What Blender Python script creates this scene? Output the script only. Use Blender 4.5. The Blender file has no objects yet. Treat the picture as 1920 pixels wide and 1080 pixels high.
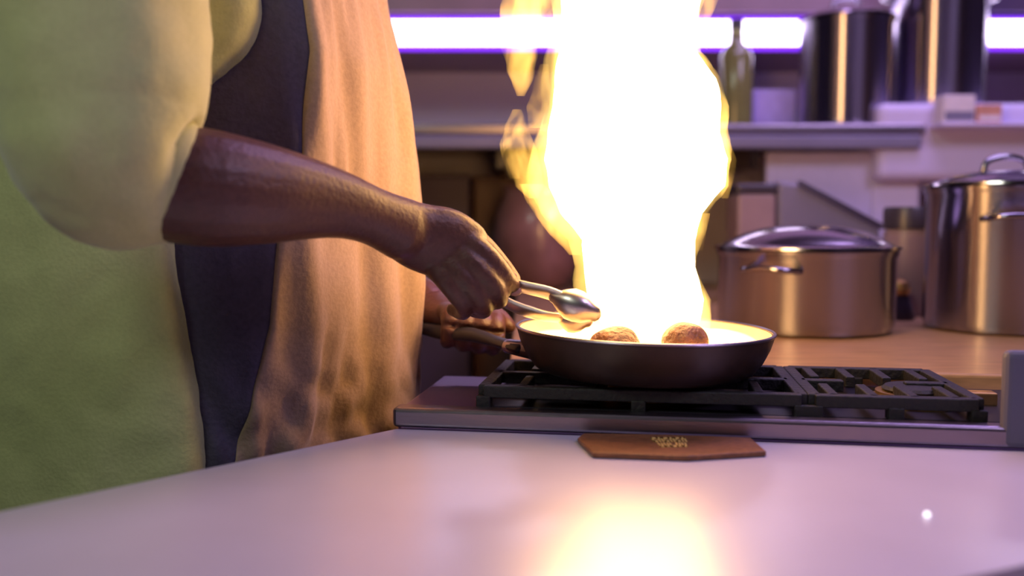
import bpy, bmesh, math, random
from mathutils import Vector, Matrix, noise
random.seed(4)
S = bpy.context.scene
COL = S.collection
# ------------------------------------------------------------------ camera, world, exposure
F = 1700.0; PITCH = math.atan(124/F); CZ = 1.122
cam = bpy.data.cameras.new('camera'); co = bpy.data.objects.new('camera', cam); COL.objects.link(co)
cam.sensor_width = 36; cam.lens = 36*F/1920; cam.clip_start = 0.02
co.location = (0, 0, CZ); co.rotation_euler = (math.radians(90)-PITCH, 0, 0)
cam.dof.use_dof = True; cam.dof.focus_distance = 0.93; cam.dof.aperture_fstop = 2.2
S.camera = co
S.view_settings.view_transform = 'Standard'; S.view_settings.look = 'None'
S.view_settings.gamma = 1; S.view_settings.use_curve_mapping = False
S.view_settings.exposure = 0.0
w = bpy.data.worlds.new('world'); S.world = w; w.use_nodes = True
w.node_tree.nodes['Background'].inputs[0].default_value = (0.40, 0.33, 0.55, 1)
w.node_tree.nodes['Background'].inputs[1].default_value = 0.12

def area(name, loc, target, size, sizey, col, power):
    l = bpy.data.lights.new(name, 'AREA'); l.shape = 'RECTANGLE'; l.size = size; l.size_y = sizey
    l.color = col; l.energy = power
    o = bpy.data.objects.new(name, l); COL.objects.link(o); o.location = loc
    o.rotation_euler = (Vector(target)-Vector(loc)).to_track_quat('-Z', 'Y').to_euler()
    return o
# unseen ceiling lamp over the island; the violet and right lamps are added fill
area('ceiling_lamp_island', (-1.0, -0.5, 2.5), (-0.35, 0.9, 1.0), 0.9, 0.5, (0.90, 1.0, 0.84), 12)
area('violet_fill', (0.9, 1.7, 2.55), (0.7, 2.0, 0.9), 1.6, 0.5, (0.60, 0.42, 1.0), 20)
area('right_fill', (1.4, 0.1, 2.5), (0.7, 1.5, 1.0), 0.8, 0.5, (0.70, 0.55, 1.0), 15)

# ------------------------------------------------------------------ placing helpers
cp, sp = math.cos(PITCH), math.sin(PITCH)
def ray(px, py):
    u = (px-960)/F; v = (540-py)/F
    return Vector((u, cp+v*sp, -sp+v*cp))
def at(px, py, d):                      # point seen at px,py at distance d along Y
    r = ray(px, py); return Vector((0, 0, CZ)) + r*(d/r.y)
def onz(px, py, z):                     # point seen at px,py on a horizontal surface
    r = ray(px, py); return Vector((0, 0, CZ)) + r*((z-CZ)/r.z)
ZC = CZ-0.202        # island worktop
ZS = CZ-0.184        # hob plate
ZG = CZ-0.162        # top of pan supports
ZW = CZ-0.168        # rear worktop

# ------------------------------------------------------------------ materials
def mat(name, col, rough=.5, metal=0, bump=0, scale=40, var=0, coat=0, emit=None, es=0, trans=0, spec=.5, sheen=0, stretch=None, ior=1.5):
    m = bpy.data.materials.new(name); m.use_nodes = True; nt = m.node_tree
    b = nt.nodes['Principled BSDF']; I = b.inputs
    I['Base Color'].default_value = (*col, 1); I['Roughness'].default_value = rough; I['Metallic'].default_value = metal
    I['Coat Weight'].default_value = coat; I['IOR'].default_value = ior; I['Specular IOR Level'].default_value = spec
    I['Transmission Weight'].default_value = trans; I['Sheen Weight'].default_value = sheen
    if emit: I['Emission Color'].default_value = (*emit, 1); I['Emission Strength'].default_value = es
    tc = nt.nodes.new('ShaderNodeTexCoord'); n = nt.nodes.new('ShaderNodeTexNoise')
    n.inputs['Scale'].default_value = scale; n.inputs['Detail'].default_value = 5
    if stretch:
        mp = nt.nodes.new('ShaderNodeMapping'); mp.inputs['Scale'].default_value = stretch
        nt.links.new(tc.outputs['Object'], mp.inputs['Vector']); nt.links.new(mp.outputs[0], n.inputs['Vector'])
    else: nt.links.new(tc.outputs['Object'], n.inputs['Vector'])
    if var:
        r = nt.nodes.new('ShaderNodeValToRGB'); e = r.color_ramp.elements
        e[0].position = .3; e[1].position = .7
        e[0].color = (*[c*(1-var) for c in col], 1); e[1].color = (*[min(1, c*(1+var)) for c in col], 1)
        nt.links.new(n.outputs['Fac'], r.inputs[0]); nt.links.new(r.outputs[0], I['Base Color'])
    if bump:
        bp = nt.nodes.new('ShaderNodeBump'); bp.inputs['Strength'].default_value = bump; bp.inputs['Distance'].default_value = .01
        nt.links.new(n.outputs['Fac'], bp.inputs['Height']); nt.links.new(bp.outputs[0], I['Normal'])
    return m
M = dict(
 quartz = mat('quartz', (.54,.49,.66), .31, var=.07, scale=7, spec=1.0, ior=2.0),
 reartop = mat('rear_worktop_orange', (.44,.26,.12), .30, var=.25, scale=14, spec=.6, stretch=(1,6,6)),  # warm orange brown base colour with stretched grain
 cabinet = mat('cabinet_paint', (.16,.12,.16), .45, var=.08, scale=6),
 darkcab = mat('dark_cabinet', (.075,.045,.095), .5, var=.1, scale=5),
 browncab = mat('brown_cabinet', (.15,.07,.06), .5, var=.2, scale=5, stretch=(6,6,1)),
 wall = mat('wall_paint', (.68,.60,.72), .8, bump=.05, scale=120, var=.04),
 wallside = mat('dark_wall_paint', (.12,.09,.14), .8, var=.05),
 uppercab = mat('upper_cabinet', (.26,.16,.19), .4, var=.1, scale=8),
 floor = mat('floor_tile', (.12,.10,.11), .4, var=.2, scale=12),
 ceil = mat('ceiling_paint', (.13,.11,.15), .9, var=.03),
 steel = mat('polished_steel', (.35,.33,.37), .09, 1),
 steeldark = mat('dark_polished_steel', (.34,.31,.37), .12, 1),
 tongsteel = mat('satin_steel', (.62,.55,.52), .34, 1),
 lidsteel = mat('lid_steel', (.50,.44,.46), .16, 1),
 brushed = mat('brushed_steel', (.34,.29,.34), .32, 1, bump=.04, scale=60, stretch=(1,8,8)),
 hob = mat('hob_steel', (.40,.28,.48), .30, 1, bump=.03, scale=50),
 panel = mat('grey_panel', (.11,.10,.16), .5, var=.05, scale=10),
 iron = mat('cast_iron', (.012,.010,.011), .55, bump=.25, scale=180, spec=.5),
 brass = mat('burner_brass', (.55,.33,.12), .35, .9, var=.2, scale=60),
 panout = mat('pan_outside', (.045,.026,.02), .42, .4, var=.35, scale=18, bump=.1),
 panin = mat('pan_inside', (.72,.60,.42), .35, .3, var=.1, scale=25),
 rubber = mat('black_handle', (.02,.018,.022), .45),
 food = mat('seared_food', (.20,.085,.05), .5, bump=.8, scale=90, var=.5),
 skin = mat('dark_skin', (.085,.032,.024), .42, bump=.12, scale=220, var=.14, spec=.5),
 nail = mat('nail', (.40,.22,.17), .3),
 shirt = mat('lime_shirt', (.46,.48,.21), .85, bump=.12, scale=260, var=.05, sheen=.3),
 apron = mat('taupe_apron', (.36,.245,.17), .85, bump=.12, scale=240, var=.10, sheen=.2),
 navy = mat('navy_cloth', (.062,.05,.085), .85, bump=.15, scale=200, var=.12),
 trousers = mat('dark_trousers', (.03,.03,.045), .85, var=.1),
 hair = mat('black_hair', (.01,.008,.008), .6, bump=.6, scale=300),
 shoe = mat('black_shoe', (.015,.015,.015), .4),
 leather = mat('brown_leather', (.20,.075,.03), .45, bump=.15, scale=150, var=.25),
 gold = mat('gold_print', (.85,.55,.18), .5, .1),
 crumb = mat('white_crumb', (.95,.92,.95), .25, emit=None),
 tray = mat('dark_tray', (.06,.04,.07), .4, var=.1),
 bottle = mat('oil_bottle', (.26,.25,.09), .15, trans=.35, var=.06, scale=10),
 cap = mat('dark_cap', (.05,.04,.06), .35),
 jar = mat('mauve_canister', (.32,.22,.26), .4, var=.1, scale=20),
 crock = mat('brown_glazed_crock', (.26,.13,.13), .35, var=.3, scale=12, coat=.4),
 greybox = mat('grey_appliance', (.20,.18,.27), .5, var=.06, scale=9),
 white = mat('white_shelf_unit', (.66,.58,.82), .5, var=.03, scale=6),
 carton = mat('pale_carton', (.75,.66,.68), .7, var=.06),
 orange = mat('orange_label', (.62,.30,.20), .6, var=.15, scale=30),
)
def emission(name, col, st):
    m = bpy.data.materials.new(name); m.use_nodes = True; nt = m.node_tree; nt.nodes.clear()
    o = nt.nodes.new('ShaderNodeOutputMaterial'); e = nt.nodes.new('ShaderNodeEmission')
    e.inputs[0].default_value = (*col, 1); e.inputs[1].default_value = st
    nt.links.new(e.outputs[0], o.inputs['Surface']); return m
def vol(name, col, lo, hi, scale=22):
    m = bpy.data.materials.new(name); m.use_nodes = True; nt = m.node_tree; nt.nodes.clear()
    o = nt.nodes.new('ShaderNodeOutputMaterial'); e = nt.nodes.new('ShaderNodeEmission')
    tc = nt.nodes.new('ShaderNodeTexCoord'); mp = nt.nodes.new('ShaderNodeMapping'); mp.inputs['Scale'].default_value = (1, 1, .5)
    n = nt.nodes.new('ShaderNodeTexNoise'); n.inputs['Scale'].default_value = scale; n.inputs['Detail'].default_value = 2; n.inputs['Distortion'].default_value = .6
    r = nt.nodes.new('ShaderNodeMapRange'); r.inputs[1].default_value = .38; r.inputs[2].default_value = .64
    r.inputs[3].default_value = lo; r.inputs[4].default_value = hi
    nt.links.new(tc.outputs['Object'], mp.inputs['Vector']); nt.links.new(mp.outputs[0], n.inputs['Vector'])
    nt.links.new(n.outputs['Fac'], r.inputs[0]); nt.links.new(r.outputs[0], e.inputs[1])
    e.inputs[0].default_value = (*col, 1)
    nt.links.new(e.outputs[0], o.inputs['Volume'])
    m.cycles.volume_step_rate = .5
    return m
for k, an_ in (('steel', .95), ('steeldark', .95)):          # circumferentially brushed steel: highlights stretch upright
    nt = M[k].node_tree; b = nt.nodes['Principled BSDF']; b.inputs['Anisotropic'].default_value = an_
    b.inputs['Roughness'].default_value = .20; b.inputs['Anisotropic Rotation'].default_value = .25
    tn = nt.nodes.new('ShaderNodeTangent'); tn.direction_type = 'RADIAL'; tn.axis = 'Z'
    nt.links.new(tn.outputs[0], b.inputs['Tangent'])
M['led'] = emission('led_white', (.86,.74,1.0), 7)
M['ledhalo'] = emission('led_halo', (.22,.03,1.0), 2.2)  # violet halo round the strip, put in as a glowing rim
M['core'] = emission('flame_core', (1.0,.55,.20), 17)
M['oil'] = vol('burning_oil', (1.0,.62,.16), 60, 130)
M['fire'] = vol('flame_gas', (1.0,.60,.13), 12, 70)
M['firethin'] = vol('flame_wisp', (1.0,.52,.09), 12, 105, 40)

# ------------------------------------------------------------------ object helpers
def tag(o, label=None, cat=None, group=None, kind=None):
    if label: o['label'] = label
    if cat: o['category'] = cat
    if group: o['group'] = group
    if kind: o['kind'] = kind
    return o
def empty(name, loc, label, cat, group=None):
    o = bpy.data.objects.new(name, None); COL.objects.link(o); o.location = loc; o.empty_display_size = .05
    return tag(o, label, cat, group)
def link(name, bm, m, parent=None, smooth=True, label=None, bevel=0, sub=0, sharp=40):
    bmesh.ops.recalc_face_normals(bm, faces=bm.faces[:])
    me = bpy.data.meshes.new(name)
    if parent is not None:
        bmesh.ops.translate(bm, verts=bm.verts[:], vec=-parent_world(parent))
    bm.to_mesh(me); bm.free(); me.materials.append(m)
    for p in me.polygons: p.use_smooth = smooth
    o = bpy.data.objects.new(name, me); COL.objects.link(o); o.parent = parent
    if label: o['label'] = label
    if bevel:
        b = o.modifiers.new('bevel', 'BEVEL'); b.width = bevel; b.segments = 3; b.limit_method = 'ANGLE'
    if sub:
        s = o.modifiers.new('sub', 'SUBSURF'); s.levels = sub; s.render_levels = sub
    if smooth and sharp:
        try:
            me.set_sharp_from_angle(angle=math.radians(sharp))
        except Exception: pass
    return o
def parent_world(p):
    v = Vector(p.location)
    while p.parent: p = p.parent; v += Vector(p.location)
    return v
def struct(o): o['kind'] = 'structure'; return o
def box(bm, lo, hi, rot=0, c=None):
    x0, y0, z0 = lo; x1, y1, z1 = hi
    vs = [Vector(p) for p in ((x0,y0,z0),(x1,y0,z0),(x1,y1,z0),(x0,y1,z0),(x0,y0,z1),(x1,y0,z1),(x1,y1,z1),(x0,y1,z1))]
    if rot:
        c = Vector(c) if c is not None else (vs[0]+vs[6])/2
        R = Matrix.Rotation(rot, 3, 'Z'); vs = [R@(v-c)+c for v in vs]
    v = [bm.verts.new(p) for p in vs]
    for f in ((0,3,2,1),(4,5,6,7),(0,1,5,4),(1,2,6,5),(2,3,7,6),(3,0,4,7)): bm.faces.new([v[i] for i in f])
def prism(bm, pts, z0, z1):
    a = [bm.verts.new((p[0], p[1], z0)) for p in pts]; b = [bm.verts.new((p[0], p[1], z1)) for p in pts]
    bm.faces.new(a[::-1]); bm.faces.new(b)
    for i in range(len(a)):
        j = (i+1) % len(a); bm.faces.new((a[i], a[j], b[j], b[i]))
def lathe(bm, c, prof, n=64, M4=None):
    rings = []
    for r, z in prof:
        if r < 1e-6: rings.append([bm.verts.new((c[0], c[1], c[2]+z))])
        else: rings.append([bm.verts.new((c[0]+r*math.cos(2*math.pi*k/n), c[1]+r*math.sin(2*math.pi*k/n), c[2]+z)) for k in range(n)])
    for a, b in zip(rings, rings[1:]):
        for k in range(n):
            l = (k+1) % n
            if len(a) == 1 and len(b) == 1: continue
            if len(a) == 1: bm.faces.new((a[0], b[l], b[k]))
            elif len(b) == 1: bm.faces.new((a[k], a[l], b[0]))
            else: bm.faces.new((a[k], a[l], b[l], b[k]))
def tube(bm, pts, rad, n=14, up=Vector((0,0,1)), capround=True):
    """tapered tube through pts; rad items are r or (r_side, r_up)"""
    pts = [Vector(p) for p in pts]; rad = [(r, r) if not isinstance(r, tuple) else r for r in rad]
    P, R, T = [], [], []
    tans = []
    for i in range(len(pts)):
        a = pts[max(0, i-1)]; b = pts[min(len(pts)-1, i+1)]; tans.append((b-a).normalized())
    if capround:
        t = tans[0]; r = min(rad[0])
        for k in (0, 1, 2): 
            an = math.pi/2*(1-k/3); P.append(pts[0]-t*r*math.sin(an)); f = max(.02, math.cos(an)); R.append((rad[0][0]*f, rad[0][1]*f)); T.append(t)
    for p, r, t in zip(pts, rad, tans): P.append(p); R.append(r); T.append(t)
    if capround:
        t = tans[-1]; r = min(rad[-1])
        for k in (2, 1, 0):
            an = math.pi/2*(1-k/3); P.append(pts[-1]+t*r*math.sin(an)); f = max(.02, math.cos(an)); R.append((rad[-1][0]*f, rad[-1][1]*f)); T.append(t)
    rings = []
    for p, r, t in zip(P, R, T):
        s = t.cross(up)
        if s.length < 1e-3: s = t.cross(Vector((0, 1, .1)))
        s.normalize(); u = s.cross(t).normalized()
        rings.append([bm.verts.new(p+s*r[0]*math.cos(2*math.pi*k/n)+u*r[1]*math.sin(2*math.pi*k/n)) for k in range(n)])
    for a, b in zip(rings, rings[1:]):
        for k in range(n): l = (k+1) % n; bm.faces.new((a[k], a[l], b[l], b[k]))
    bm.faces.new(rings[0][::-1]); bm.faces.new(rings[-1])
def smoothpts(pts, rad, k=4):
    """Catmull-Rom resampling of points and radii"""
    rad = [(r, r) if not isinstance(r, tuple) else r for r in rad]
    Q = [Vector((*p, r[0], r[1])) if False else (Vector(p), r) for p, r in zip(pts, rad)]
    op, orr = [], []
    n = len(Q)
    def cr(a, b, c, d, t): return .5*((2*b)+(c-a)*t+(2*a-5*b+4*c-d)*t*t+(3*b-a-3*c+d)*t**3)
    for i in range(n-1):
        i0, i3 = max(0, i-1), min(n-1, i+2)
        for s in range(k):
            t = s/k
            op.append(cr(Q[i0][0], Q[i][0], Q[i+1][0], Q[i3][0], t))
            orr.append(tuple(cr(Q[i0][1][j], Q[i][1][j], Q[i+1][1][j], Q[i3][1][j], t) for j in (0, 1)))
    op.append(Q[-1][0]); orr.append(Q[-1][1]); return op, orr
def stube(bm, pts, rad, n=16, up=Vector((0,0,1)), k=4):
    p, r = smoothpts(pts, rad, k); tube(bm, p, r, n, up)
def remesh(o, voxel, smooth=4, fac=.5):
    r = o.modifiers.new('remesh', 'REMESH'); r.mode = 'VOXEL'; r.voxel_size = voxel; r.use_smooth_shade = True
    s = o.modifiers.new('smooth', 'SMOOTH'); s.iterations = smooth; s.factor = fac
    return o
def folds(o, strength, size, kind='CLOUDS', mid=.5):
    t = bpy.data.textures.new(o.name+'_folds', kind); t.noise_scale = size
    d = o.modifiers.new('folds', 'DISPLACE'); d.texture = t; d.strength = strength; d.mid_level = mid; d.texture_coords = 'GLOBAL'

# ------------------------------------------------------------------ the room
bm = bmesh.new(); box(bm, (-3.2,-2.2,-.05), (3.2,3.2,0)); struct(link('floor', bm, M['floor'], smooth=False))
bm = bmesh.new(); box(bm, (-3.2,2.8,0), (3.2,2.9,2.7)); struct(link('wall_back', bm, M['wall'], smooth=False))
bm = bmesh.new(); box(bm, (-3.2,-2.2,0), (-3.1,2.8,2.7)); struct(link('wall_left', bm, M['wallside'], smooth=False))
bm = bmesh.new(); box(bm, (3.1,-2.2,0), (3.2,2.8,2.7)); struct(link('wall_right', bm, M['wallside'], smooth=False))
bm = bmesh.new(); box(bm, (-3.2,-2.3,0), (3.2,-2.2,2.7)); struct(link('wall_front', bm, M['wallside'], smooth=False))
bm = bmesh.new(); box(bm, (-3.2,-2.2,2.7), (3.2,3.2,2.75)); struct(link('ceiling', bm, M['ceil'], smooth=False))

# ------------------------------------------------------------------ island worktop
K = onz(742, 803, ZC)
E0 = onz(0, 957, ZC); ed = (E0-K).normalized(); E1 = K+ed*1.25
R0 = onz(1920, 845, ZC); rd = (R0-K).normalized(); R1 = K+rd*1.9
TH = math.atan2(rd.y, rd.x)
bm = bmesh.new()
prism(bm, [K, R1, (R1.x, -.45), (E1.x-.05, -.45), E1], ZC-.04, ZC)
tag(link('island_worktop', bm, M['quartz'], smooth=False, bevel=.003), 'pale glossy stone worktop with angled left edge in the foreground', 'worktop')
bm = bmesh.new()
nrm = Vector((ed.y, -ed.x, 0));  nrm = nrm if nrm.dot(Vector((1,-1,0))) > 0 else -nrm
k2 = K+nrm*.05+rd*.03
prism(bm, [k2+Vector((0,-.05,0)), R1+Vector((-.03,-.05,0)), (R1.x-.03, -.42), (E1.x+.05, -.42), E1+nrm*.06], .0, ZC-.041)
tag(link('island_cabinet', bm, M['cabinet'], smooth=False, bevel=.002), 'dark cabinet base under the pale foreground worktop', 'cabinet')

# ------------------------------------------------------------------ hob (rotated frame: origin at left front corner, u along rd, v to the back)
vd = Vector((-rd.y, rd.x, 0))
def H(u, v, z): p = K+rd*u+vd*v; return Vector((p.x, p.y, z))
HW, HD = .705, .205
hob = empty('gas_hob', H(HW/2, HD/2, ZS), 'low steel gas hob with black pan supports behind the worktop', 'hob')
hobs = H(0, 0, 0)
def hbox(bm, u0, u1, v0, v1, z0, z1):
    a = [H(u0,v0,0), H(u1,v0,0), H(u1,v1,0), H(u0,v1,0)]; prism(bm, a, z0, z1)
bm = bmesh.new(); hbox(bm, 0, HW, .004, HD, ZC-.30, ZS); link('hob_body', bm, M['hob'], hob, False, bevel=.004)
bm = bmesh.new(); hbox(bm, -.004, HW+.2, .001, .024, ZC+.0005, ZS+.002); link('front_lip', bm, M['brushed'], hob, False, bevel=.004)
bm = bmesh.new(); hbox(bm, .085, HW-.01, .028, HD-.005, ZS-.001, ZS+.001); link('drip_tray', bm, mat('drip_tray', (.02,.017,.022), .4, .3, var=.2), hob, False, label='dark drip tray')
e = onz(1881, 815, ZC+.004)
bm = bmesh.new()
re = ray(1881, 815); te = (K.x*vd.x+K.y*vd.y)/(re.x*vd.x+re.y*vd.y); pu = (Vector((re.x*te, re.y*te, 0))-Vector((K.x, K.y, 0))).dot(rd)
hbox(bm, pu, pu+.16, .0, .014, ZC+.0005, at(1881, 656, .80).z); link('end_panel', bm, M['panel'], hob, False, bevel=.006, label='upright grey end panel')
# burners and pan supports
PC = onz(1205, 622, CZ-.117)       # pan centre at the rim
def burner(c, s=1):
    b = bmesh.new(); lathe(b, (c.x, c.y, ZS), [(0,.0),(.045*s,0),(.045*s,.006),(.036*s,.008),(.036*s,.013),(.0,.014)], 40)
    o = link('burner', b, M['brass'], hob)
    b = bmesh.new(); lathe(b, (c.x, c.y, ZS+.0135), [(0,0),(.028*s,0),(.030*s,.002),(.027*s,.005),(0,.006)], 40)
    q = link('burner_cap', b, M['iron'], o)
def hv(p):
    d = Vector((p.x-K.x, p.y-K.y, 0)); return d.dot(rd), d.dot(vd)
u1, v1 = hv(PC); v1 = min(v1, .11)
u2 = hv(at(1690, 745, .95))[0]
for uu, vv in ((u1, v1), (u2, .11)): burner(H(uu, vv, 0))
def grate(u0, u1_, v0, v1_):
    b = bmesh.new(); zt, zb, t = ZG, ZG-.012, .006
    for v in (v0, v1_): hbox(b, u0, u1_, v-t, v+t, zb, zt)
    for u in (u0, u1_): hbox(b, u-t, u+t, v0, v1_, zb, zt)
    um, vm = (u0+u1_)/2, (v0+v1_)/2
    for k in range(4):
        u = u0+(u1_-u0)*(k+.5)/4
        hbox(b, u-t*.8, u+t*.8, v0, vm-.022, zb, zt); hbox(b, u-t*.8, u+t*.8, vm+.022, v1_, zb, zt)
    hbox(b, u0, um-.03, vm-t, vm+t, zb, zt); hbox(b, um+.03, u1_, vm-t, vm+t, zb, zt)
    for u in (u0, um, u1_):
        for v in (v0, v1_): hbox(b, u-t*1.2, u+t*1.2, v-t*1.2, v+t*1.2, ZS, zb+.002)
    return link('pan_support', b, M['iron'], hob, False, bevel=.0015)
grate(u1-.155, u1+.150, .030, .198)
grate(u1+.162, pu-.012, .030, .198)
# grate ends at the right: two blocks, gold firelight put in as brass colour
for (a, b_, c, d_, dd) in ((1780, 735, 1866, 764, .90), (1824, 776, 1880, 798, .865)):
    p, q = at(a, d_, dd), at(b_ and c, d_, dd)
    top = at(a, b_, dd).z
    bm = bmesh.new(); ua = hv(p)[0]; ub = hv(q)[0]; va = hv(p)[1]
    hbox(bm, ua, ub, va, va+.018, max(ZS, p.z), top)
    link('lit_grate_end', bm, M['brass'], hob, False, bevel=.002, label='grate end with gold firelight put into its colour')

# ------------------------------------------------------------------ rear worktop
A = H(.08, HD+.004, 0); 
bm = bmesh.new()
B = H(1.9, HD+.004, 0)
prism(bm, [A, B, (B.x, 2.52), (A.x+.02, 2.52)], ZW-.05, ZW)
tag(link('rear_worktop', bm, M['reartop'], smooth=False, bevel=.004), 'orange brown worktop behind the hob carrying the bright steel pots', 'worktop')
bm = bmesh.new(); prism(bm, [A+Vector((.03,.03,0)), B+Vector((0,.03,0)), (B.x, 2.5), (A.x+.05, 2.5)], 0, ZW-.051)
tag(link('rear_cabinet', bm, M['darkcab'], smooth=False), 'dark base cabinet under the rear worktop', 'cabinet')

# ------------------------------------------------------------------ pots
def pot(name, px0, px1, ybase, ytop, d, z, label, m=None, lid=False, knob=False, group=None, rimh=.012, ears=True, rot=.5):
    m = m or M['steel']
    c = at((px0+px1)/2, ybase, d); r = (px1-px0)/2/F*d*.99; h = at((px0+px1)/2, ytop, d).z - z
    t = empty(name, (c.x, d, z), label, 'pot', group)
    b = bmesh.new()
    lathe(b, (c.x, d, z), [(0,0),(r-.012,0),(r-.003,.004),(r,.014),(r,h-rimh),(r+.003,h-rimh*.5),(r+.004,h),(r-.002,h+.001),(r-.004,h-.004),(r-.004,.006),(0,.006)], 80)
    link('pot_body', b, m, t)
    if ears:
        for s in (0, 1):
            an = rot+s*math.pi; ca, sa = math.cos(an), math.sin(an)
            pts = []
            for k in range(9):
                q = -1+2*k/8; off = r-.002+.034*math.sqrt(max(0, 1-q**4)); lat = q*.042
                pts.append((c.x+ca*off-sa*lat, d+sa*off+ca*lat, z+h*.78+.004*(1-q*q)))
            b = bmesh.new(); tube(b, pts, [.0045]*9, 10); link('handle', b, m, t)
    if lid:
        b = bmesh.new(); hh = lid
        prof = [(0,hh)]+[(r*s, hh*(1-s**2.6)+.003) for s in (.12,.25,.4,.55,.7,.82,.92,.98)]+[(r+.006,.004),(r+.007,.0),(r-.006,-.001),(0,-.001)]
        lathe(b, (c.x, d, z+h+.002), prof, 80); l = link('lid', b, M['lidsteel'], t)
        if knob:
            b = bmesh.new(); zz = z+h+hh
            pts = [(c.x-.035, d, zz-.003), (c.x-.03, d, zz+.018), (c.x, d, zz+.026), (c.x+.03, d, zz+.018), (c.x+.035, d, zz-.003)]
            stube(b, pts, [.005]*5, 10, k=4); link('lid_handle', b, m, l)
    return t
pot('stock_pot', 1738, 2010, 622, 352, 1.42, ZW, 'tall polished steel pot at the right edge, flame reflected in its side', lid=.022, knob=True, rot=1.2)
pot('casserole_pot', 1346, 1668, 620, 468, 1.42, ZW, 'wide low steel pot with a domed lid behind the frying pan', lid=.034, rot=.9, ears=True)
# shelf pots
SD = 2.25; SZ = at(1500, 243, SD).z
pot('stock_pot', 1500, 1664, 240, 42, SD, SZ, 'dark steel pot at the left end of the pair on the wall shelf', m=M['steeldark'], lid=.03, knob=True, rot=1.4, ears=False, group=None)
# canister between the pots
c = at(1697, 560, 1.64)
t = empty('canister', (c.x, 1.64, ZW), 'mauve canister with black cap between the two worktop pots', 'canister')
r = 42/F*1.64; hz = at(1697, 430, 1.64).z-ZW; hz2 = at(1697, 388, 1.64).z-ZW
bm = bmesh.new(); lathe(bm, (c.x, 1.64, ZW), [(0,0),(r*.95,0),(r,.006),(r,hz-.01),(r*.93,hz),(0,hz)], 48); link('canister_body', bm, M['jar'], t)
bm = bmesh.new(); lathe(bm, (c.x, 1.64, ZW), [(0,hz+.0005),(r*1.02,hz+.0005),(r*1.02,hz2-.006),(r*.96,hz2),(0,hz2)], 48); link('canister_cap', bm, M['cap'], t, label='black screw cap')
# dark grinder in front of it
c = at(1712, 600, 1.50)
t = empty('pepper_grinder', (c.x, 1.56, ZW), 'short dark pepper grinder beside the tall right pot', 'grinder')
bm = bmesh.new(); lathe(bm, (c.x, 1.56, ZW), [(0,0),(.026,0),(.028,.006),(.020,.03),(.018,.042),(0,.042)], 32); link('grinder_base', bm, M['cap'], t)
bm = bmesh.new(); lathe(bm, (c.x, 1.56, ZW+.0425), [(0,0),(.016,0),(.020,.010),(.016,.022),(.006,.027),(0,.028)], 32); link('grinder_head', bm, M['brass'], t, label='copper coloured grinder head')

# ------------------------------------------------------------------ background
# wall shelf
shl = at(700, 250, SD+.02)
t = empty('wall_shelf', (at(1200,270,SD).x, SD, SZ), 'long steel wall shelf below the light strip, carrying a pot', 'shelf')
x0, x1 = at(660, 270, SD).x, at(1688, 270, SD).x
bm = bmesh.new(); box(bm, (x0, SD-.14, SZ-.026), (x1, 2.8, SZ)); link('shelf_board', bm, M['brushed'], t, False, bevel=.006)
bm = bmesh.new(); box(bm, (x0, SD-.146, SZ-.058), (x1-.012, SD-.12, SZ-.027)); link('front_rail', bm, M['greybox'], t, False, bevel=.006)
for k in range(5):
    xx = x0+.06+(x1-x0-.12)*k/4
    bm = bmesh.new(); prism(bm, [(xx-.01, SD-.04), (xx+.01, SD-.04), (xx+.01, 2.8), (xx-.01, 2.8)], SZ-.095, SZ-.027); link('bracket', bm, M['cap'], t, False)
# upper cabinets with LED strip under them
LD = 2.42; lz0, lz1 = at(960, 86, LD).z, at(960, 36, LD).z
for i, (a, b_, lab, wd) in enumerate(((560, 1210, 'dark mauve wall cabinet at the left above the light strip', 0), (1214, 1846, 'dark mauve wall cabinet in the middle above the light strip', 0), (1850, 2300, 'dark violet wall cabinet in the right top corner', 1))):
    xa, xb = at(a, 60, LD).x, at(b_, 60, LD).x
    t = empty('wall_cabinet', ((xa+xb)/2, LD+.19, lz1+.012), lab, 'cabinet', 'wall cabinets above the light strip')
    mm = M['uppercab'] if not wd else M['darkcab']
    bm = bmesh.new(); box(bm, (xa, LD+.01, lz1+.012), (xb, 2.8, 2.2)); link('cabinet_body', bm, mm, t, False, bevel=.003)
    bm = bmesh.new(); box(bm, (xa+.004, LD-.012, lz1+.016), (xb-.004, LD+.008, 2.19)); link('door', bm, mm, t, False, bevel=.003)
led = empty('light_strip', (at(1200, 60, LD).x, LD, lz0), 'bright white and violet light strip across the back wall', 'light')
xa, xb = at(560, 60, LD).x, at(2250, 60, LD).x
bm = bmesh.new(); box(bm, (xa, LD+.004, lz0-.006), (xb, LD+.03, lz1+.006)); link('strip_halo', bm, M['ledhalo'], led, False, label='violet halo built as a glowing edge')
bm = bmesh.new(); box(bm, (xa+.01, LD-.006, lz0+.002), (xb-.01, LD+.0035, lz1-.004)); link('diffuser', bm, M['led'], led, False, bevel=.004, label='white diffuser')
# mount: splash panel from the strip down to the shelf
bm = bmesh.new(); box(bm, (xa, LD+.031, lz0-.008), (xb, 2.8, lz1+.011)); tag(link('light_mount', bm, M['uppercab'], smooth=False), 'dark mounting board behind the light strip', 'board')

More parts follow.
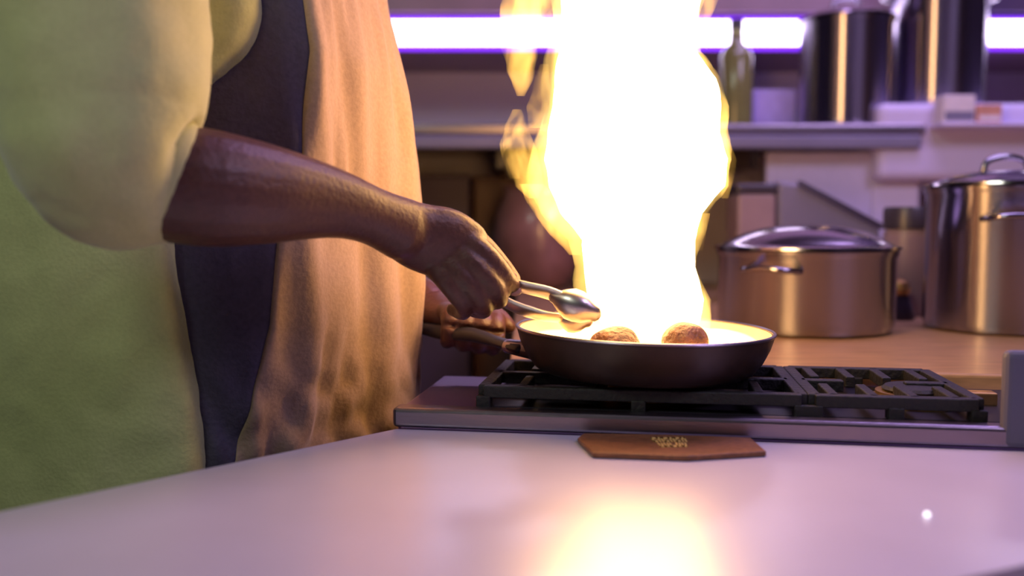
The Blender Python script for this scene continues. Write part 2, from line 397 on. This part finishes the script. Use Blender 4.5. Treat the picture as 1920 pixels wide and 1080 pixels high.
# dark and brown tall cabinets under the shelf, left of the flame
D2 = 2.45
for (a, b_, mm, lab) in ((620, 881, M['darkcab'], 'dark violet cabinet right of the apron'), (884, 1130, M['browncab'], 'brown cabinet behind the hand and flame')):
    xa2, xb2 = at(a, 400, D2).x, at(b_, 400, D2).x
    t = empty('base_cabinet', ((xa2+xb2)/2, D2+.05, 0), lab, 'cabinet')
    if b_ > 1000: yy = 2.56
    else: yy = D2
    bm = bmesh.new(); box(bm, (xa2, yy, 0.0), (xb2, 2.8, SZ-.10)); link('cabinet_body', bm, mm, t, False, bevel=.003)
    bm = bmesh.new(); box(bm, (xa2+.004, yy-.02, 0.05), (xb2-.004, yy-.001, SZ-.11)); dr = link('door', bm, mm, t, False, bevel=.003)
# crock
c = at(1010, 500, 2.3)
t = empty('crock', (c.x, 2.3, ZW), 'round brown glazed crock behind the tongs at the flame edge', 'crock')
bm = bmesh.new(); hh = at(1010, 350, 2.3).z-ZW
lathe(bm, (c.x, 2.3, ZW), [(0,0),(.05,0),(.075,.015),(.105,.07),(.115,.13),(.108,.19),(.09,.225),(.085,hh-.01),(.092,hh),(.08,hh),(.075,.2),(0,.02)], 56)
link('crock_body', bm, M['crock'], t)
# oil bottle on shelf
c = at(1378, 240, SD); r = 31/F*SD
t = empty('oil_bottle', (c.x, SD, SZ), 'yellow green oil bottle on the shelf right of the flame', 'bottle')
h1 = at(1378, 95, SD).z-SZ; h2 = at(1378, 40, SD).z-SZ
bm = bmesh.new(); lathe(bm, (c.x, SD, SZ), [(0,0),(r*.95,0),(r,.008),(r,h1-.02),(r*.8,h1),(r*.4,h1+.018),(r*.34,h2-.02),(0,h2-.02)], 40); link('bottle_body', bm, M['bottle'], t)
bm = bmesh.new(); lathe(bm, (c.x, SD, SZ), [(0,h2-.0195),(r*.38,h2-.0195),(r*.38,h2+.004),(0,h2+.004)], 24); link('bottle_cap', bm, M['cap'], t)
# lavender box behind on shelf
t0, t1 = at(1412, 180, 2.34), at(1492, 180, 2.34)
bm = bmesh.new(); box(bm, (t0.x, 2.34, SZ), (t1.x, 2.40, at(1450, 168, 2.34).z))
tag(link('storage_box', bm, mat('lilac_box', (.45,.36,.75), .5, var=.1), smooth=False, bevel=.004), 'lilac storage box between oil bottle and dark shelf pot', 'box')
# white wall unit at right, with ledge
UD = 2.12
ux0, ux1 = at(1648, 240, UD).x, at(2100, 240, UD).x
t = empty('wall_unit', ((ux0+ux1)/2, UD, at(1700, 300, UD).z), 'pale white wall unit at the right with a small ledge', 'shelf')
uz0, uz1, lzd = at(1700, 338, UD).z, at(1700, 192, UD).z, at(1700, 236, UD).z
bm = bmesh.new(); box(bm, (ux0, UD, uz0), (ux1, 2.8, uz1)); link('unit_body', bm, M['white'], t, False, bevel=.02)
bm = bmesh.new(); box(bm, (at(1740,240,UD).x, UD-.07, lzd-.008), (ux1, UD-.001, lzd)); link('ledge', bm, M['white'], t, False, bevel=.003)
bm = bmesh.new(); box(bm, (at(1652,240,UD).x, UD+.04, ZW+.0), (at(1745,240,UD).x, UD+.16, uz0)); link('support_post', bm, M['white'], t, False, bevel=.01)
# tall pot on the unit
pot('stock_pot', 1672, 1838, 200, -60, UD+.16, uz1, 'taller dark steel pot on the pale wall unit, cut by the top edge', m=M['steeldark'], lid=.03, ears=True, rot=.2)
for (a, b_, ya, mm, nm, lab) in ((1766, 1826, 178, 'carton', 'carton', 'pale carton on the ledge of the wall unit'), (1830, 1876, 196, 'orange', 'spice_box', 'orange spice box on the ledge beside the pale carton')):
    p, q = at(a, 236, UD-.05), at(b_, 236, UD-.05)
    o = empty(nm, ((p.x+q.x)/2, UD-.03, lzd), lab, 'box')
    bm = bmesh.new(); box(bm, (p.x, UD-.055, lzd), (q.x, UD-.005, at(a, ya, UD-.05).z)); link('box_body', bm, M[mm], o, False, bevel=.003)
    bm = bmesh.new(); zt = at(a, ya, UD-.05).z; box(bm, (p.x+.004, UD-.0562, lzd+.006 ), (q.x-.004, UD-.0552, lzd+(zt-lzd)*.42)); link('label_band', bm, M['greybox'] if nm == 'carton' else M['carton'], o, False)
xs0, xs1 = at(1440, 300, 2.16).x, at(1699, 300, 2.16).x
bm = bmesh.new(); box(bm, (xs0, 2.17, ZW), (at(1646,300,2.16).x, 2.185, SZ-.062))  # lilac panel added in place of the lit back wall
tag(link('lit_wall_panel', bm, mat('lit_wall_lilac', (.62,.55,.82), .5, var=.04), smooth=False, bevel=.002), 'pale lilac panel added for the lit wall under the wall shelf', 'panel')
# grey sloped appliance and dark box behind the casserole
AD = 1.86
pts = [at(*p, AD) for p in ((1459, 338), (1500, 346), (1652, 428), (1656, 560), (1459, 560))]
bm = bmesh.new(); zb = ZW
a = [bm.verts.new((p.x, AD, max(p.z, zb))) for p in pts[:3]+[Vector((pts[3].x, 0, zb)), Vector((pts[4].x, 0, zb))]]
b = [bm.verts.new((v.co.x, AD+.18, v.co.z)) for v in a]
bm.faces.new(a); bm.faces.new(b[::-1])
for i in range(5): j = (i+1) % 5; bm.faces.new((a[i], b[i], b[j], a[j]))
t = empty('bread_bin', ((pts[0].x+pts[2].x)/2, AD, ZW), 'grey bin with sloping lid behind the low steel pot', 'bin')
link('bin_body', bm, M['greybox'], t, False, bevel=.008)
bm = bmesh.new(); p, q, s_ = at(1500,343,AD-.004), at(1652,425,AD-.004), AD
tube(bm, [(p.x, AD-.006, p.z), (q.x, AD-.006, q.z)], [.006, .006], 10); link('lid_edge', bm, M['cap'], t, label='dark lid edge')
p, q = at(1384, 345, AD), at(1456, 345, AD)
t = empty('coffee_tin', ((p.x+q.x)/2, AD+.06, ZW), 'dark mauve tin standing left of the grey sloping bin', 'tin')
bm = bmesh.new(); box(bm, (p.x, AD, ZW), (q.x, AD+.1, p.z-.02)); link('tin_body', bm, M['jar'], t, False, bevel=.006)
bm = bmesh.new(); box(bm, (p.x-.002, AD-.002, p.z-.0195), (q.x+.002, AD+.102, p.z)); link('tin_lid', bm, M['cap'], t, False, bevel=.004)

# ------------------------------------------------------------------ frying pan
PR = 240/F*PC.y; rimz = PC.z; ph = rimz-ZG-.001
pan = empty('frying_pan', (PC.x, PC.y, ZG+.001), 'dark frying pan on the hob with flames leaping out of it', 'pan')
tilt = Matrix.Rotation(math.radians(1.2), 4, Vector((0,1,0)))
def tiltbm(bm, amt=1):
    c = Vector((PC.x, PC.y, ZG)); 
    for v in bm.verts: v.co = tilt@(v.co-c)+c+Vector((0,0,.0028))
bm = bmesh.new()
lathe(bm, (PC.x, PC.y, ZG+.001), [(0,0),(PR*.79,0),(PR*.85,.004),(PR*.915,.015),(PR*.965,.029),(PR*.99,ph-.004),(PR,ph),(PR-.0015,ph+.0012),(PR-.004,ph)], 96)
tiltbm(bm); link('pan_body', bm, M['panout'], pan)
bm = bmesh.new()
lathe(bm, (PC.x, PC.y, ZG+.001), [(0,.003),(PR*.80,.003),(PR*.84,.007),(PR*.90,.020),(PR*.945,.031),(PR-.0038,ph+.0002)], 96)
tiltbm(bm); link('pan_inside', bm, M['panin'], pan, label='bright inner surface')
bm = bmesh.new()
prof = []
for k in range(13): an = 2*math.pi*k/12; prof.append((PR-.001+.0022*math.cos(an), ph+.0008+.0018*math.sin(an)))
lathe(bm, (PC.x, PC.y, ZG+.001), prof, 96); tiltbm(bm); link('pan_rim', bm, M['brushed'], pan, label='worn steel rim')
hs = Vector((PC.x-PR*.95, PC.y+.004, ZG+.026)); he = at(800, 616, 1.075)
bm = bmesh.new(); stube(bm, [hs, hs.lerp(he,.25)+Vector((0,0,.002)), hs.lerp(he,.5)+Vector((0,0,.004)), hs.lerp(he,.8), he], [(.012,.006),(.010,.006),(.012,.008),(.013,.009),(.011,.008)], 14)
hn = link('handle', bm, M['rubber'], pan)
bm = bmesh.new(); tube(bm, [hs+Vector((.014,0,-.002)), hs.lerp(he,.12)], [(.016,.010),(.012,.008)], 12); link('handle_bracket', bm, M['brushed'], pan)

# food
def lump(px, py, d, r, sq, lab, k):
    c = at(px, py, d); bm = bmesh.new(); bmesh.ops.create_icosphere(bm, subdivisions=4, radius=r)
    for v in bm.verts:
        n = noise.noise(v.co*38+Vector((k*7, 3, 1))); v.co *= 1+.14*n; v.co.z *= sq
    bmesh.ops.translate(bm, verts=bm.verts, vec=(c.x, c.y, c.z))
    tag(link('food_piece', bm, M['food']), lab, 'food', 'seared pieces in the pan')
lump(1154, 647, .918, .026, .72, 'browned food lump in the left half of the pan', 1)
lump(1284, 641, .918, .023, .88, 'taller browned food lump in the right half of the pan', 2)

# ------------------------------------------------------------------ flame
FD = PC.y
def flame_shape(rows, d, name, m, parent, depthr=.62, seed=0, amp=.02, freq=14, n=56, close=True):
    """rows: (y_px, left_px, right_px) from bottom to top"""
    bm = bmesh.new(); rings = []
    rr = []
    for (a, b_) in zip(rows, rows[1:]):
        for s in range(5):
            t = s/5; rr.append(tuple(a[i]+(b_[i]-a[i])*t for i in range(3)))
    rr.append(rows[-1])
    for (y, l, r) in rr:
        L, R_ = at(l, y, d), at(r, y, d); c = (L+R_)/2; hw = (R_.x-L.x)/2
        ring = []
        for k in range(n):
            an = 2*math.pi*k/n; dx, dy = math.cos(an), math.sin(an)*depthr
            p = Vector((c.x+hw*dx, c.y+hw*dy, c.z))
            nn = noise.fractal(Vector((p.x*freq, p.y*freq, p.z*freq*.55+seed)), 1.0, 2.0, 4)
            k_ = amp*nn*min(1, hw/.04)
            p += Vector((dx, dy, 0))*k_
            ring.append(bm.verts.new(p))
        rings.append(ring)
    for a, b_ in zip(rings, rings[1:]):
        for k in range(n): l = (k+1) % n; bm.faces.new((a[k], a[l], b_[l], b_[k]))
    bm.faces.new(rings[0][::-1]); bm.faces.new(rings[-1])
    return link(name, bm, m, parent, sharp=0)
fl = empty('flame', (PC.x, FD, ZG+.01), 'tall white and yellow flame leaping from the frying pan', 'fire')
core = [(630,1140,1302),(600,1125,1314),(560,1105,1322),(500,1100,1302),(450,1096,1302),(400,1052,1316),(350,1026,1356),(300,1018,1368),(250,1024,1354),(200,1034,1354),(150,1040,1340),(100,1050,1308),(50,1056,1304),(0,1058,1312),(-80,1070,1300),(-200,1090,1265),(-330,1130,1220),(-420,1165,1185)]
flame_shape(core, FD, 'flame_core', M['core'], fl, amp=.007, seed=3, freq=16)
env = [(640,1105,1312),(610,1100,1326),(560,1078,1334),(500,1072,1314),(450,1062,1311),(400,1014,1322),(350,985,1362),(300,992,1373),(250,1002,1359),(200,1012,1359),(150,1018,1346),(100,1028,1313),(50,1036,1309),(0,1036,1317),(-80,1045,1305),(-200,1070,1270),(-340,1120,1230),(-460,1165,1185)]
flame_shape(env, FD, 'flame_gas', M['fire'], fl, amp=.009, seed=9, freq=26)
wisps = [
 [(372,990,1010),(350,968,1018),(310,952,1012),(270,944,1000),(235,948,992),(205,962,978)],
 [(478,1066,1092),(440,1034,1085),(410,1008,1068),(380,985,1050),(345,972,1020)],
 [(180,968,984),(150,956,1000),(115,944,1008),(85,936,1014),(45,938,1044),(0,945,1050),(-60,960,1045)],
 [(335,955,975),(300,942,968),(270,938,962),(245,946,956)],
 [(240,990,1016),(200,985,1030),(160,1000,1034),(120,1012,1030)],
 [(372,1352,1366),(340,1345,1376),(300,1350,1382),(260,1345,1368)],
 [(470,1300,1318),(440,1296,1326),(400,1300,1332)],
 [(90,1290,1306),(50,1300,1326),(0,1300,1350),(-60,1290,1340)],
]
for i, wv in enumerate(wisps):
    flame_shape(wv, FD+.01*(i % 3-1), 'flame_wisp', M['firethin'], fl, amp=.010, seed=20+i*3, freq=45, n=28)
# low burning oil over the pan surface
bm = bmesh.new()
for (px, r_, hgt) in ((1040, .032, .010), (1090, .036, .012), (1140, .034, .012), (1320, .034, .012), (1352, .034, .011), (1378, .020, .008)):
    c = onz(px, 622, rimz-.004)
    b2 = bmesh.new(); bmesh.ops.create_icosphere(b2, subdivisions=3, radius=1)
    for v in b2.verts: v.co = Vector((v.co.x*r_*1.1+c.x, v.co.y*r_*2.2+c.y, v.co.z*hgt+rimz-.014))
    tmp = bpy.data.meshes.new('t'); b2.to_mesh(tmp); b2.free(); bm.from_mesh(tmp)
link('burning_oil', bm, M['oil'], fl)

# ------------------------------------------------------------------ tongs
tg = empty('tongs', at(900, 500, .90), 'steel serving tongs held by the chef over the pan', 'tongs')
def strip(bm, pts, wd, th):
    p, r = smoothpts(pts, [(a, th) for a in wd], 5); tube(bm, p, r, 12, up=Vector((-.2,.5,1)))
bm = bmesh.new(); strip(bm, [at(800,470,.905), at(880,498,.905), at(960,532,.90), at(1030,550,.895), at(1075,570,.89)], [.008,.010,.013,.015,.014], .004); link('tong_arm', bm, M['tongsteel'], tg)
bm = bmesh.new(); strip(bm, [at(800,478,.925), at(880,520,.93), at(950,568,.92), at(1010,590,.915), at(1050,596,.91)], [.008,.010,.013,.014,.012], .004); link('tong_arm', bm, M['tongsteel'], tg)
def head(c0, c1, wd):
    bm = bmesh.new(); p = [c0.lerp(c1, t) for t in (0,.2,.4,.6,.8,1)]
    tube(bm, p, [(wd*.5,.006),(wd*.9,.012),(wd,.016),(wd*1.05,.016),(wd*1.0,.014),(wd*.72,.009)], 18, up=Vector((-.1,.35,1)))
    return bm
link('tong_head', head(at(1040,558,.89), at(1112,586,.885), .017), M['tongsteel'], tg, label='broad rounded tong tip')
link('tong_head', head(at(1046,592,.915), at(1100,598,.915), .010), M['tongsteel'], tg, label='lower tong tip')

# ------------------------------------------------------------------ chef
person = empty('person', (-.36, 1.03, 0), 'person in lime shirt and taupe apron cooking with tongs over the pan', 'person')
bm = bmesh.new()
V = Vector
# trunk, neck, head, legs (under the clothes and above the frame)
cx, cy = -.345, 1.04
stube(bm, [(cx-.02,cy,.90),(cx-.02,cy,1.05),(cx-.02,cy,1.22),(cx-.01,cy,1.38),(cx+.01,cy,1.45)], [(.11,.15),(.105,.14),(.11,.15),(.09,.16),(.05,.10)], 20, up=V((0,1,0)))
stube(bm, [(cx+.0,cy,1.42),(cx+.03,cy-.005,1.50),(cx+.05,cy-.01,1.56)], [.06,.055,.055], 16)
stube(bm, [(cx+.07,cy-.01,1.545),(cx+.065,cy-.01,1.60),(cx+.06,cy-.01,1.66),(cx+.05,cy-.01,1.71)], [(.055,.045),(.075,.065),(.09,.076),(.075,.065)], 20, up=V((0,1,0)))
tube(bm, [(cx+.14,cy-.012,1.645),(cx+.165,cy-.012,1.61)], [.008,.014], 10)          # nose
tube(bm, [(cx+.13,cy-.03,1.575),(cx+.142,cy-.012,1.575),(cx+.13,cy+.006,1.575)], [.007,.010,.007], 10)   # lips
for s in (-1, 1):
    tube(bm, [(cx+.06,cy-.01+s*.078,1.60),(cx+.05,cy-.01+s*.084,1.65)], [(.008,.014),(.010,.018)], 10)   # ears
    stube(bm, [(cx-.0,cy+s*.075,.92),(cx-.0,cy+s*.08,.70),(cx-.01,cy+s*.10,.48),(cx-.03,cy+s*.11,.28),(cx-.03,cy+s*.11,.09)], [.085,.078,.055,.052,.036], 16)
    tube(bm, [(cx-.04,cy+s*.11,.06),(cx+.06,cy+s*.12,.045),(cx+.14,cy+s*.12,.035)], [(.035,.035),(.042,.03),(.035,.02)], 12)
# right (near) arm
sh = V((-.35,.84,1.415))
stube(bm, [(cx,.97,1.40), sh, at(150,60,.735), at(185,290,.72), at(250,340,.725)], [.07,.062,.052,.050,.048], 18)
stube(bm, [at(200,325,.722), at(370,350,.74), at(480,362,.765), at(570,372,.79), at(640,385,.81), at(700,406,.83), at(755,430,.85)],
      [.046,.0485,.044,.0365,.030,.0265,(.026,.030)], 20)
# palm
UPH = V((.35,-.15,1))
stube(bm, [at(745,425,.848), at(790,445,.86), at(835,458,.868), at(876,478,.876)], [(.022,.028),(.020,.033),(.019,.035),(.016,.031)], 20, up=UPH)
# thumb along the top of the tongs (leaves the side of the palm near its base)
stube(bm, [at(790,420,.885), at(845,424,.893), at(893,452,.897), at(932,492,.900), at(962,524,.902)], [.014,.0145,.0125,.0115,.0085], 14)
# index stretched along the tongs, others curl round the arms
for pts, r_ in ((((874,450,.868),(908,474,.866),(942,512,.874),(964,540,.892)), (.0125,.0108,.0100,.0082)),
                ((((862,474,.864)),(894,500,.860),(928,540,.866),(936,562,.884),(918,566,.908)), (.0125,.0108,.0100,.0092,.0078)),
                (((845,492,.862),(872,524,.858),(902,563,.866),(906,582,.886),(884,580,.908)), (.0120,.0104,.0096,.0088,.0076)),
                (((820,505,.862),(845,540,.858),(868,572,.868),(868,586,.886),(848,580,.902)), (.0115,.0095,.0086,.0080,.0068))):
    stube(bm, [at(*p) for p in pts], list(r_), 14)
# left (far) arm and hand on the pan handle
sl = V((-.36,1.22,1.40)); el = V((-.30,1.30,1.10))
wl = at(800, 566, 1.13)
stube(bm, [(cx,1.10,1.40), sl, (sl+el)/2, el], [.07,.062,.052,.045], 16)
stube(bm, [el, el.lerp(wl,.3), el.lerp(wl,.7), wl], [.045,.042,.032,.027], 16)
stube(bm, [wl, at(842,588,1.105), at(894,602,1.085)], [(.030,.020),(.042,.022),(.042,.020)], 18)
hd = (hs-he).normalized()
for k, (px, py) in enumerate(((838,611),(868,616),(897,620),(924,624))):
    c = at(px, py, 1.065); r = (.0115,.0128,.0132,.012)[k]
    stube(bm, [at(px-2,py-26,1.085), at(px+4,py-24,1.050), at(px+6,py-4,1.034), at(px+4,py+20,1.040), at(px,py+30,1.062)], [r*1.1,r,r*.97,r*.9,r*.75], 12)
stube(bm, [at(856,574,1.09), at(900,580,1.075), at(935,596,1.065), at(954,612,1.060)], [.013,.013,.0115,.009], 12)   # thumb along the handle
body = link('body', bm, M['skin'], person, sharp=0); remesh(body, .0026, 3, .5)
# nails of the visible right hand
for a, r_ in ((at(958,519,.8925), .006), (at(966,546,.886), .0055)):
    bm = bmesh.new(); bmesh.ops.create_icosphere(bm, subdivisions=2, radius=r_)
    for v in bm.verts: v.co = Vector((v.co.x*1.2, v.co.y*.45, v.co.z*.9))+a
    link('fingernail', bm, M['nail'], body)
# hair
bm = bmesh.new(); bmesh.ops.create_icosphere(bm, subdivisions=4, radius=1)
for v in bm.verts:
    v.co = Vector((v.co.x*.104+cx+.045, v.co.y*.086+cy-.01, max(v.co.z, -.35-.5*v.co.x)*.088+1.685))
link('hair', bm, M['hair'], person)
for s in (-1, 1):
    bm = bmesh.new(); bmesh.ops.create_icosphere(bm, subdivisions=2, radius=.011); bmesh.ops.translate(bm, verts=bm.verts, vec=(cx+.138, cy-.011+s*.031, 1.642)); link('eye', bm, M['white'], person)
    bm = bmesh.new(); tube(bm, [(cx-.065,cy+s*.11,.05),(cx+.05,cy+s*.12,.045),(cx+.17,cy+s*.12,.032)], [(.042,.05),(.048,.045),(.042,.032)], 16); link('shoe', bm, M['shoe'], person)
    bm = bmesh.new(); stube(bm, [(cx-.0,cy+s*.075,.96),(cx-.0,cy+s*.08,.70),(cx-.01,cy+s*.09,.45),(cx-.03,cy+s*.11,.10)], [.095,.092,.078,.075], 20); link('trouser_leg', bm, M['trousers'], person)

# ---- shirt: trunk loft with sleeves
def lerp_table(tab, y):
    tab = sorted(tab)
    if y <= tab[0][0]: return tab[0][1]
    for (a, va), (b_, vb) in zip(tab, tab[1:]):
        if y <= b_: t = (y-a)/(b_-a); return va+(vb-va)*t
    return tab[-1][1]
edge = [(-450,300),(-200,470),(0,512),(60,512),(110,498),(160,455),(205,395),(260,360),(350,350),(450,345),(560,352),(650,368),(740,385),(820,386),(900,380),(1050,372),(1700,360)]
crease = [(-450,480),(-100,575),(0,580),(120,592),(250,575),(330,566),(430,528),(520,518),(600,508),(680,486),(760,462),(870,432),(1000,400),(1700,300)]
front = [(-450,660),(-150,712),(0,732),(150,757),(300,778),(400,788),(550,790),(700,786),(800,780),(950,768),(1700,735)]
def section(y, off=0):
    e, c_, f = (lerp_table(t, y) for t in (edge, crease, front))
    def P(px, d): q = at(px, 416, d); return (q.x, d)
    return e, c_, f
def zof(y): return CZ+(416-y)/F*.93
def loft(rings, bm, closed=True):
    rr = [[bm.verts.new(p) for p in ring] for ring in rings]
    n = len(rr[0])
    for a, b_ in zip(rr, rr[1:]):
        for k in range(n if closed else n-1): l = (k+1) % n; bm.faces.new((a[k], a[l], b_[l], b_[k]))
    return rr
def dens(pts, m, closed):
    """evenly resample a plan polyline with rounded interpolation"""
    n = len(pts); out = []
    for i in range(n if closed else n-1):
        a, b_, c_, d_ = (pts[(i+j-1) % n] if closed else pts[min(n-1, max(0, i+j-1))] for j in range(4))
        for s in range(m):
            t = s/m
            out.append(tuple(.5*((2*b_[q])+(c_[q]-a[q])*t+(2*a[q]-5*b_[q]+4*c_[q]-d_[q])*t*t+(3*b_[q]-a[q]-3*c_[q]+d_[q])*t**3) for q in (0, 1)))
    if not closed: out.append(pts[-1])
    return out
def X(px, d): return (px-960)/F*d
bm = bmesh.new(); rings = []
for y in range(-560, 1120, 30):
    e, c_, f = section(y); z = zof(y)
    top = max(0, min(1, (-y-330)/230))         # shoulders close in towards the neck
    big = 1+.02*math.sin(y/60)
    pts = [(X(e-6,.872), .872), (X(e-40,.845), .845), (X(e-150,.838), .838), (X(60,.845), .845), (X(-60,.88), .88), (-.545, .95), (-.565, 1.05), (-.53, 1.16), (-.44, 1.25), (-.30, 1.26), (X(f,1.12)-.035, 1.18), (X(f,1.05)-.03, 1.07), (X(f-90,.98)-.03, .985+.01), (X(c_,.9)-.012, .905)]
    if top > 0:
        pts = [((-.335)+(p[0]+.335)*(1-.72*top), 1.05+(p[1]-1.05)*(1-.72*top)) for p in pts]
    rings.append([(p[0], p[1], z) for p in dens(pts, 4, True)])
rr = loft(rings, bm); bm.faces.new(rr[0]); bm.faces.new(rr[-1][::-1])
# sleeves
stube(bm, [(-.37,.95,1.40), (-.385,.83,1.39), at(165,-60,.735), at(180,60,.72), at(190,170,.712), at(200,265,.712), at(245,325,.722), at(285,336,.732)],
      [.09,.092,.090,.084,.078,.074,.066,.0535], 28)
stube(bm, [(-.36,1.15,1.40), (-.37,1.24,1.38), (-.33,1.29,1.22), (-.29,1.30,1.12), (-.26,1.27,1.09)], [.09,.088,.072,.065,.055], 22)
shirt = link('shirt', bm, M['shirt'], person, sharp=0); remesh(shirt, .006, 5, .5)
folds(shirt, .012, .14); folds(shirt, .006, .045)
bm = bmesh.new()   # rolled cuff
c0, c1 = at(290,325,.733), at(329,339,.740)
tube(bm, [c0, c0.lerp(c1,.25), c0.lerp(c1,.75), c1], [.0520,.0545,.0545,.0515], 48, capround=False)
cf = link('cuff', bm, M['shirt'], shirt, sharp=0)
# collar
bm = bmesh.new(); tube(bm, [(cx+.0,cy,1.455),(cx+.02,cy,1.485)], [(.078,.085),(.066,.07)], 28); link('collar', bm, M['shirt'], shirt)

# ---- apron: taupe front, and dark navy cloth at the side of the crease
def fold3(p, z, amt):
    low = max(0, min(1, (1.02-z)/.12))
    n1 = noise.noise(Vector((p[0]*22, p[1]*22, z*4.0)))
    n2 = noise.noise(Vector((p[0]*40+z*20, p[1]*40, z*16+5)))
    n3 = noise.noise(Vector((p[0]*60, p[1]*60+9, z*30+z)))
    n4 = noise.noise(Vector((p[0]*48+z*3, p[1]*48+4, z*6.0)))
    d = .011*n1+.010*n4+.012*n2*low+.009*n3*low
    return (p[0]+d*.75*amt, p[1]-d*.65*amt, z)
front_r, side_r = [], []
for y in range(-300, 1700, 8):
    e, c_, f = section(y); z = zof(y)
    e2 = e-40
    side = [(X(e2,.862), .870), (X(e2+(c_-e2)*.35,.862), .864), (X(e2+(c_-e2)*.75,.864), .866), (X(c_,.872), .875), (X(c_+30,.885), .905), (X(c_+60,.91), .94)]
    fr = [(X(c_+4,.89), .915), (X(c_-6,.872), .874), (X(c_+16,.874), .874), (X(c_+(f-c_)*.30,.90), .903), (X(c_+(f-c_)*.52,.94), .945), (X(c_+(f-c_)*.75,.98), .985), (X(f-8,1.03), 1.03), (X(f,1.06), 1.07), (X(f,1.10)-.006, 1.13), (X(f,1.1)-.03, 1.20), (-.25, 1.25)]
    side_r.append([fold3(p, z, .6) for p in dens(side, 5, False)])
    d = dens(fr, 6, False)
    front_r.append([fold3(p, z, min(1, .15+k/14)) for k, p in enumerate(d)])
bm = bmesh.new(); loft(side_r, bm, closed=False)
gm = link('side_cloth', bm, M['navy'], person, sharp=0, label='dark navy cloth beside the apron')
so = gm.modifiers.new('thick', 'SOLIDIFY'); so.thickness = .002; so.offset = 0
bm = bmesh.new(); loft(front_r, bm, closed=False)
ap = link('apron', bm, M['apron'], person, sharp=0)
so = ap.modifiers.new('thick', 'SOLIDIFY'); so.thickness = .003; so.offset = 0
bm = bmesh.new()
stube(bm, [(X(640,.95),.95,zof(-290)), (-.24,.98,1.45), (cx-.02,.985,1.475), (cx-.05,1.04,1.48), (cx,1.10,1.475), (-.2,1.10,zof(-290))], [(.012,.003)]*6, 10)
link('neck_strap', bm, M['apron'], ap)

# ------------------------------------------------------------------ things on the island
pl = [onz(*p, ZC+.004) for p in ((1083,823),(1112,851),(1290,857),(1437,848),(1404,815),(1250,812),(1094,814))]
pl = [p for p in pl]
mid = sum(pl, Vector())/len(pl)
t = empty('leather_card', (mid.x, mid.y, ZC), 'brown leather card with gold lettering lying before the hob', 'card')
def clampv(p):   # stay in front of the hob lip
    u, v = hv(p); return H(u, min(v, -.007), 0)
pl = [clampv(p) for p in pl]
bm = bmesh.new(); prism(bm, pl, ZC+.0005, ZC+.005); link('card_body', bm, M['leather'], t, False, bevel=.001)
bm = bmesh.new()
g0, g1, g2, g3 = (onz(*p, ZC+.005) for p in ((1217,820),(1284,820),(1297,838),(1237,839)))
def gp(s, q): return g0.lerp(g1, s).lerp(g3.lerp(g2, s), q)
def gb(s0, s1, q0, q1):
    prism(bm, [gp(s0,q1), gp(s1,q1), gp(s1,q0), gp(s0,q0)], ZC+.005, ZC+.0056)
for i in range(6):                       # two rows of close illegible gold strokes
    s = i/6
    gb(s+.01, s+.05, .05, .50); gb(s+.01, s+.145, .05, .18)
    if i % 2: gb(s+.10, s+.145, .05, .50)
    else: gb(s+.01, s+.12, .36, .50)
for i in range(5):
    s = .04+i/5.6
    gb(s, s+.045, .62, 1.0); gb(s, s+.14, .86, 1.0)
    if i != 2: gb(s+.10, s+.14, .62, 1.0)
link('gold_lettering', bm, M['gold'], t, False, label='gold stamped lettering')
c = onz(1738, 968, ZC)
bm = bmesh.new(); lathe(bm, (c.x, c.y, ZC+.0003), [(0,0),(.0022,0),(.0022,.0018),(.0016,.0028),(0,.0031)], 24)  # bright dot drawn as a small disc with its own added glow
tag(link('glow_dot', bm, emission('glow_dot_white', (1,.9,1), 2)), 'tiny bright white dot with added glow on the pale worktop at lower right', 'light')
p0, p1 = onz(1800, 1083, ZC+.006), onz(1925, 1056, ZC+.006)
dr = (p1-p0).normalized(); pr = Vector((dr.y, -dr.x, 0))
bm = bmesh.new(); a0 = p0-dr*.05
prism(bm, [a0, a0+dr*.30, a0+dr*.30+pr*.18, a0+pr*.18], ZC+.0004, ZC+.006)
tag(link('tray', bm, M['tray'], smooth=False, bevel=.002), 'dark tray of which one edge shows in the lower right corner', 'tray')
